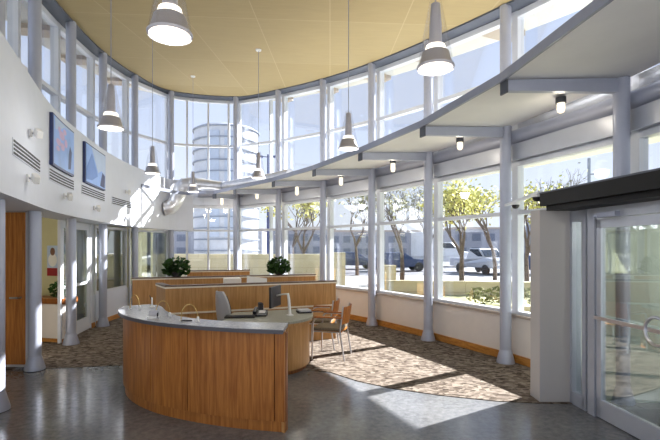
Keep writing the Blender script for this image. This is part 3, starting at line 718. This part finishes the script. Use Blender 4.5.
# ------------------------------------------------------------------ entrance vestibule on the right
struct(MB().prism([(2.36, 4.95), (2.735, 4.95), (2.745, 5.18), (2.36, 5.18)], 0, 2.17).obj('wall_pier', 'pier'))
D0, D1 = Vector((2.745, 4.97)), Vector((3.02, 2.2)); dd = (D1-D0).normalized(); dn = Vector((dd.y, -dd.x))   # dn toward the lobby
if dn.x > 0: dn = -dn
along = lambda px: next(D0+dd*s/1000 for s in range(3200) if 330+F*(D0+dd*s/1000).x/(D0+dd*s/1000).y >= px)
g = sgroup('window_30', (D0.x, D0.y, 0))
A, B_ = along(574.5), along(588)
b = MB()
for q in (A, B_): b.prism([q-dd*.03-dn*.06, q+dd*.03-dn*.06, q+dd*.03+dn*.05, q-dd*.03+dn*.05], 0, 2.15)
for z, h in ((.07, .14), (2.09, .12)): b.bar((A.x, A.y, z), (B_.x, B_.y, z), .1, h)
b.obj('window_frame', 'alu', g); MB().bar((A.x, A.y, 1.08), (B_.x, B_.y, 1.08), .008, 1.9).obj('pane', 'glass_door', g)
# door frame + leaf
J = along(596); g = sgroup('door_3', (J.x, J.y, 0)); E_ = J+dd*1.12
b = MB()
for q in (J, E_): b.prism([q-dd*.05-dn*.07, q+dd*.05-dn*.07, q+dd*.05+dn*.06, q-dd*.05+dn*.06], 0, 2.15)
b.bar((J.x, J.y, 2.10), (E_.x, E_.y, 2.10), .12, .11); b.obj('door_frame', 'alu', g)
a, c = J+dd*.055+dn*.02, E_-dd*.055+dn*.02
b = MB()
for q, s in ((a, 1), (c, -1)): b.prism([q-dn*.022, q+dd*.07*s-dn*.022, q+dd*.07*s+dn*.022, q+dn*.022], .01, 2.03)
b.bar((a.x, a.y, .10), (c.x, c.y, .10), .044, .18); b.bar((a.x, a.y, 1.99), (c.x, c.y, 1.99), .044, .09)
lf = b.obj('door_leaf', 'alu', g)
MB().bar((a.x, a.y, 1.1), (c.x, c.y, 1.1), .008, 1.8).obj('pane', 'glass_door', g)
h0, h1 = a+dn*.05+dd*.02, a+dn*.05+dd*.98
MB().bar((h0.x, h0.y, 1.03), (h1.x, h1.y, 1.03), .03, .035).obj('push_bar', 'chrome', g)
rc = a+dn*.07+dd*.80; b = MB()
b.tube([(rc.x+dd.x*.12*math.cos(k*math.pi/12), rc.y+dd.y*.12*math.cos(k*math.pi/12), 1.03+.12*math.sin(k*math.pi/12)) for k in range(25)], .014, 8); b.obj('ring_pull', 'chrome', g, True)
b = MB(); q = a+dn*.06+dd*.05; b.bar((q.x, q.y, 2.07), (q.x+dd.x*.3, q.y+dd.y*.3, 2.07), .06, .05); b.bar((q.x, q.y, 2.04), (q.x+dn.x*.16+dd.x*.2, q.y+dn.y*.16+dd.y*.2, 2.05), .025, .015); b.obj('door_closer', 'steel', g)
b = MB(); f0 = along(590)
struct(MB().prism([D0-dn*.05, E_-dn*.05+dd*.6, E_+dn*.05+dd*.6, D0+dn*.05], 2.15, 2.22).obj('trim_4', 'alu'))
struct(MB().prism([E_+dd*.05-dn*.06, E_+dd*1.6-dn*.06, E_+dd*1.6+dn*.06, E_+dd*.05+dn*.06], 0, 2.15).obj('wall_entrance', 'pier'))
# black roof fascia over the vestibule
r = thing('entrance_canopy', (2.6, 4.5, 2.15), 'black boxed roof over the glass entrance at the right', 'canopy')
MB().prism([(2.35, 4.93), (2.67, 2.3), (5.2, 2.3), (5.2, 4.93)], 2.205, 2.345).obj('fascia', 'blackfascia', r)
MB().prism([(2.40, 4.88), (2.73, 2.35), (5.1, 2.35), (5.1, 4.88)], 2.15, 2.205).obj('lower_lip', 'blackfascia', r)
MB().prism([(2.345, 4.935), (2.665, 2.3), (5.21, 2.3), (5.21, 4.935)], 2.345, 2.36).obj('top_edge', 'trim_dark', r)
# vestibule far side
struct(MB().prism([(2.85, 4.93), (5.1, 4.93), (5.1, 5.03), (2.85, 5.03)], 0, 2.15).obj('wall_vestibule_back', 'vest'))
g = sgroup('window_31', (5.0, 3.6, 0)); b = MB()
for y in (4.9, 4.3, 3.7, 3.1, 2.5): b.box((5.0, y, 1.07), (.08, .08, 2.14))
for z in (.08, .95, 2.1): b.box((5.0, 3.7, z), (.07, 2.4, .1))
b.obj('window_frame', 'alu', g); MB().box((5.0, 3.7, 1.08), (.01, 2.4, 2.1)).obj('pane', 'glass', g)
struct(MB().prism([(3.35, 4.94), (5.05, 4.94), (5.05, 2.3), (4.0, 2.3)], -.1, .004).obj('floor_vestibule', 'floor'))
tag(MB().prism([(3.1, 4.7), (4.4, 4.7), (4.5, 3.2), (3.25, 3.2)], .004, .018).obj('door_mat', 'charcoal'), 'dark entrance mat behind the glass door', 'mat')
r = thing('added_ceiling_lamp', (4.0, 3.9, 2.15), 'added flat fill lamp panel under the entrance roof behind the glass door', 'lamp')  # invented lamp, added to brighten the vestibule under the dark roof
MB().box((4.0, 3.9, 2.138), (.6, .6, .022)).obj('frame', 'whitep', r); MB().box((4.0, 3.9, 2.124), (.54, .54, .006)).obj('diffuser', 'panel_e', r)
lamp('entrance_fill_light', (4.0, 3.9, 2.05), 30, (1, .97, .9), r, .25)
# security cameras on a bar beside the canopy
r = thing('camera_bar', (2.7, 5.75, 2.3), 'thin pale bar holding the dome cameras, beside the black entrance roof', 'bar')
pa, pb = Vector((2.66, 6.45)), Vector((2.37, 4.96))
pa = Vector((2.62, 6.55)); MB().bar((pa.x, pa.y, 2.37), (pb.x, pb.y, 2.37), .05, .03).obj('bar', 'alu_white', r)
for px, lab in ((515.5, 'black dome security camera nearer the grey column'), (537, 'black dome security camera beside the black entrance roof')):
    q = next(pa.lerp(pb, s/500) for s in range(501) if 330+F*pa.lerp(pb, s/500).x/pa.lerp(pb, s/500).y >= px or s == 500)
    c = thing('dome_camera', (q.x, q.y, 2.33), lab, 'security camera', 'dome cameras on the bar')
    MB().lathe((q.x, q.y, 0), [(.058, 2.325), (.062, 2.355)], 18).obj('mount_housing', 'whitep', c, True)
    MB().lathe((q.x, q.y, 0), [(.006, 2.272), (.03, 2.279), (.047, 2.30), (.052, 2.327)], 18).obj('dome', 'black', c, True)

# ------------------------------------------------------------------ outside
g_ = -.12
struct(MB().box((0, 40, g_-.06), (240, 200, .1)).obj('ground', 'walk'))
struct(MB().prism([O(t, 2.2) for t in frange(6, 14, 32)]+[(7, 2), (40, 4), (40, 26), (14, 21), (2, 19), (-4, 17)], g_-.02, g_+.012).obj('ground_grass', 'grass'))
struct(MB().prism([(-2, 29), (70, 29), (70, 60), (-2, 60)], g_-.02, g_+.012).obj('ground_street', 'asphalt'))
# canopy strip outside the lower windows
struct(MB().sweep(frange(6.2, 15, 60), [(.36, 3.34), (2.35, 3.38), (2.35, 3.50), (.36, 3.50)]).obj('trim_5', 'cream'))
# pale stone wall at the back and low walls
def stone(a, b, z0, z1, th, lab):
    a, b = Vector(a), Vector(b); d = (b-a).normalized(); n = Vector((-d.y, d.x))*th
    r = thing('stone_wall', (a.x, a.y, z0), lab, 'garden wall')
    MB().prism([a, b, b+n, a+n], z0, z1-.08).obj('blocks', 'lime', r); MB().prism([a-n*.08, b-n*.08, b+n*1.08, a+n*1.08], z1-.08, z1).obj('coping', 'lime', r)
stone((-14, 21), (.12, 20.2), g_, 1.42, .4, 'tall pale stone garden wall behind the back windows')
stone((.12, 20), (.7, 20), g_, 1.5, .7, 'pale stone end pier of the garden wall')
stone((2.1, 17.5), (14, 15.5), g_, .42, .35, 'low pale stone wall outside the right windows')
stone((2.1, 18.3), (2.75, 18.3), g_, .98, .6, 'short square stone post on the lawn')
stone((4.6, 11.5), (6.2, 11.0), g_, .22, .35, 'low stone block close outside the right windows')
def hedge(x0, x1, y, h, lab, seed):
    rnd = random.Random(seed); b = MB()
    for k in range(int(420*(x1-x0)/3)):
        c = Vector((rnd.uniform(x0, x1), y+rnd.uniform(-.35, .35), g_+rnd.random()**.7*h)); d = Vector((rnd.uniform(-1, 1), rnd.uniform(-1, 1), rnd.uniform(-.4, 1))).normalized(); u = d.orthogonal().normalized()
        l = rnd.uniform(.08, .16); b.face([c-d*l, c+u*l*.35, c+d*l, c-u*l*.35])
    tag(b.obj('hedge', 'hedge'), lab, 'hedge')
hedge(4.5, 8.2, 14.2, .55, 'low olive hedge behind the right window by the pier', 3)
def tree(x, y, h, lab, leaf, n_leaf, seed, spread=.55, rad=.13):
    rnd = random.Random(seed); r = thing('tree', (x, y, g_), lab, 'tree', None); b = MB(); tips = []
    def grow(p, d, l, rd, lev):
        q = p+d*l; m = p.lerp(q, .5)+Vector((rnd.uniform(-1, 1), rnd.uniform(-1, 1), 0))*l*.06
        b.tube([p, m, q], [rd, rd*.85, rd*.65], 6 if lev < 2 else 4)
        if lev >= 3: tips.extend([m, q])
        if lev >= 6: return
        for k in range(3 if lev < 3 else 2):
            nd = (d+Vector((rnd.uniform(-1, 1), rnd.uniform(-1, 1), rnd.uniform(-.15, .7)))*spread*1.25).normalized(); grow(q, nd, l*rnd.uniform(.62, .84), rd*.60, lev+1)
    grow(Vector((x, y, g_)), Vector((rnd.uniform(-.08, .08), 0, 1)), h*.262, rad, 0)
    b.obj('trunk', 'bark', r)
    if n_leaf:
        b = MB()
        for k in range(n_leaf):
            c = rnd.choice(tips)+Vector((rnd.gauss(0, .28), rnd.gauss(0, .28), rnd.gauss(0, .22))); d = Vector((rnd.uniform(-1, 1), rnd.uniform(-1, 1), rnd.uniform(-1, .5))).normalized(); u = d.orthogonal().normalized()
            l = rnd.uniform(.07, .14); b.face([c-d*l, c+u*l*.6, c+d*l, c-u*l*.6])
        b.obj('leaves', leaf, r)
def tpx(px, Y): return ((px-330)/F*Y, Y)
for px, Y, h, lab, leaf, nl, sd_ in ((462, 19, 5.6, 'yellow leaved tree in the window left of the large column', 'ylw', 1500, 11), (402, 22, 6.0, 'bare branched tree outside the window right of the guest chairs', 'olive', 260, 12),
        (357, 29, 7.2, 'thin leafed tree outside behind the stone pier', 'olive', 380, 13), (305, 25, 5.9, 'sparse yellow tree behind the tall garden wall', 'ylw', 650, 14), (292, 33, 7.2, 'bare tree behind the garden wall near the tower', 'olive', 300, 24),
        (553, 24, 6.6, 'bare twiggy tree above the plaster pier', 'olive', 60, 15), (527, 21, 5.2, 'small yellow tree beside the dome cameras', 'ylw', 600, 16),
        (428, 34, 7.4, 'olive tree partly hidden by the middle right column', 'olive', 420, 17), (495, 25, 6.0, 'tall yellow tree behind the silver pickup', 'ylw', 900, 18)):
    tree(*tpx(px, Y), h, lab, leaf, nl, sd_)
# cars
def car(px, Y, rz, paint, lab, kind='car'):
    x, y = tpx(px, Y); z = g_+.012; r = thing('parked_'+kind, (x, y, z), lab, 'vehicle'); Rm = Matrix.Translation((x, y, z)) @ Matrix.Rotation(rz, 4, 'Z')
    T = lambda p: Rm @ Vector(p)
    if kind == 'truck': prof = [(-3.4, .5), (-3.4, .9), (-1.2, .95), (-1.2, 2.2), (.2, 2.3), (.9, 1.5), (2.0, 1.3), (2.1, .5)]
    elif kind == 'pickup': prof = [(-2.6, .45), (-2.6, 1.05), (-.6, 1.05), (-.45, 1.75), (.6, 1.78), (1.2, 1.15), (2.4, 1.02), (2.5, .45)]
    else: prof = [(-2.2, .35), (-2.25, .8), (-2.0, .95), (-1.4, 1.42), (.3, 1.45), (1.0, .98), (2.1, .85), (2.2, .35)]
    w = .88 if kind != 'truck' else 1.1
    MB().loft([[T((a, s*w*(1 if c < 1.1 else .86), c)) for a, c in prof] for s in (-1, 1)]).obj('body', paint, r, bevel=.05)
    zs = sorted(c for a, c in prof); zt2 = zs[-1]; xs = [a for a, c in prof if c > zt2-.15]; zb = .98 if kind == 'car' else zt2-.62
    MB().loft([[T((a, s*(w*.86+.02), c)) for a, c in ((min(xs)-.1, zb+.06), (min(xs)+.12, zt2-.08), (max(xs)-.05, zt2-.08), (max(xs)+.4, zb+.06))] for s in (-1, 1)]).obj('side_window', 'carglass', r)
    fx = max(xs); 
    b = MB(); b.loft([[T((fx+.06+o, s*w*.72, zt2-.1)) for s in (-1, 1)]+[T((fx+.50+o, s*w*.8, zb+.1)) for s in (1, -1)] for o in (.04, .08)]); b.obj('windscreen', 'carglass', r)
    for a in (-1.4 if kind != 'truck' else -2.4, 1.4):
        for s in (-1, 1):
            b = MB(); b.tube([T((a, s*w-.12*s, .34)), T((a, s*w+.04*s, .34))], .34, 16); b.obj('wheel', 'black', r)
    if kind == 'truck':
        b = MB(); b.loft([[T((-3.5, s*1.2, z_)) for z_ in (.95, 3.3)]+[T((-1.0, s*1.2, z_)) for z_ in (3.3, .95)] for s in (-1, 1)]); b.obj('cargo_box', 'whitecar', r)
    for s in (-1, 1): MB().box(T((prof[-1][0]+.0, s*w*.7, .72)), (.06, .3, .14), rz).obj('headlamp', 'whitep', r)
car(482, 31, math.radians(-70), 'silvercar', 'silver pickup parked outside the window left of the large column', 'pickup')
car(450, 42, math.radians(-20), 'whitecar', 'white box truck farther along the street', 'truck')
car(398, 34, math.radians(5), 'bluecar', 'dark blue car parked beyond the bare tree', 'car')
car(352, 37, math.radians(8), 'bluecar', 'dark blue car parked beyond the thin tree', 'car')
car(530, 30, math.radians(-60), 'bluecar', 'dark car glimpsed beside the plaster pier', 'car')
# cylindrical tower
tx, ty = tpx(226.5, 60); ty = 60
r = thing('cylinder_tower', (tx, ty, g_), 'round silver tower with ring bands seen through the back windows', 'tower')
MB().lathe((tx, ty, 0), [(4.25, g_), (4.25, 17.4), (4.0, 17.6), (0.01, 17.7)], 48).obj('drum', 'tank', r, True)
for k in range(12):
    z = 1.2+k*1.45; MB().lathe((tx, ty, 0), [(4.3, z), (4.45, z), (4.45, z+.16), (4.3, z+.16)], 48, False).obj('ring_band', 'tankd', r, True)
for a0, a1 in ((-1.95, -1.55), (-1.4, -1.0)):
    MB().loft([[(tx+rr_*math.cos(a), ty+rr_*math.sin(a), z) for rr_, z in ((4.27, 3), (4.27, 16.6), (4.34, 16.6), (4.34, 3))] for a in frange(a0, a1, 8)]).obj('glazed_strip', 'tankglass', r)
# far buildings
def building(px0, px1, Y, z1, lab, mat='far', floors=2, cols=6):
    x0, x1 = (px0-330)/F*Y, (px1-330)/F*Y; r = thing('far_building', ((x0+x1)/2, Y, g_), lab, 'building')
    MB().box(((x0+x1)/2, Y+4, (z1+g_)/2), (x1-x0, 8, z1-g_)).obj('wall', mat, r); MB().box(((x0+x1)/2, Y+4, z1+.15), (x1-x0+.4, 8.4, .3)).obj('roof', 'sill', r)
    for f in range(floors):
        for c in range(cols):
            w = (x1-x0)/cols; MB().box((x0+w*(c+.5), Y-.02, (z1-.2)*(f+.5)/floors), (w*.6, .1, (z1-.4)/floors*.55)).obj('window', 'fardark', r)
building(330, 420, 72, 4.2, 'long low grey building across the street behind the blue cars', 'far', 2, 8)
building(455, 526, 70, 4.6, 'pale building across the street behind the pickup', 'far', 2, 5)
building(262, 335, 85, 5.0, 'grey building beyond the garden wall right of the tower', 'far', 2, 6)
building(120, 262, 75, 4.6, 'grey low building at the foot of the tower', 'far', 2, 8)
building(-60, 120, 60, 6.0, 'grey building far off behind the left offices', 'far', 2, 8)
building(536, 720, 58, 5.5, 'low grey building behind the entrance', 'far', 1, 9)
# street lamp and utility pole
x, y = tpx(268, 34); r = thing('street_lamp', (x, y, g_), 'dark street lamp with two arms right of the tower', 'street lamp')
MB().tube([(x, y, g_), (x, y, 8.9)], [.12, .07], 8).obj('pole', 'posterdark', r)
for s in (-1, 1): MB().bar((x, y, 8.7), (x+s*.55, y, 8.75), .06, .06).obj('arm', 'posterdark', r); MB().box((x+s*.65, y, 8.72), (.5, .25, .16)).obj('lamp_head', 'posterdark', r)
x, y = tpx(589, 27); r = thing('utility_pole', (x, y, g_), 'grey utility pole with cross arms above the black entrance roof', 'pole')
MB().tube([(x, y, g_), (x, y, 7.2)], .09, 8).obj('pole', 'tankd', r)
for z in (4.7, 6.2): MB().bar((x, y, z), (x+1.1, y+.2, z+.12), .06, .08).obj('cross_arm', 'tankd', r)

# ------------------------------------------------------------------ light, camera
w = bpy.data.worlds.new('sky'); SC.world = w; w.use_nodes = True; nt = w.node_tree; nt.nodes.clear()
out = nt.nodes.new('ShaderNodeOutputWorld'); bg = nt.nodes.new('ShaderNodeBackground'); tc = nt.nodes.new('ShaderNodeTexCoord'); sx = nt.nodes.new('ShaderNodeSeparateXYZ')
nt.links.new(tc.outputs['Generated'], sx.inputs[0])
c = ramp(nt, sx.outputs['Z'], [(0.0, srgb(238, 242, 248)), (.10, srgb(230, 237, 249)), (.26, srgb(212, 223, 247)), (.6, srgb(186, 206, 243))])
nt.links.new(c, bg.inputs['Color']); bg.inputs['Strength'].default_value = 1.22; nt.links.new(bg.outputs[0], out.inputs['Surface'])
s = bpy.data.lights.new('sun', 'SUN'); s.energy = 24.0; s.angle = math.radians(.6); s.color = (1, .965, .92)
so = bpy.data.objects.new('sun', s); COL.objects.link(so)
so.rotation_euler = Vector((-.85, -.53, -math.tan(math.radians(34)))).to_track_quat('-Z', 'Y').to_euler(); so.location = (20, 15, 20)
cam = bpy.data.cameras.new('camera'); co = bpy.data.objects.new('camera', cam); COL.objects.link(co)
co.location = (0, 0, H); co.rotation_euler = (math.radians(90), 0, 0)
cam.sensor_width = 36; cam.lens = 24; cam.shift_y = (YH-220)/660; cam.clip_end = 500; cam.clip_start = .05
SC.camera = co
v = SC.view_settings; v.view_transform = 'Standard'; v.look = 'None'; v.gamma = 1; v.use_curve_mapping = False; v.exposure = 0.0
SC.cycles.max_bounces = 10; SC.cycles.diffuse_bounces = 6; SC.cycles.transparent_max_bounces = 24; SC.cycles.caustics_reflective = False; SC.cycles.caustics_refractive = False
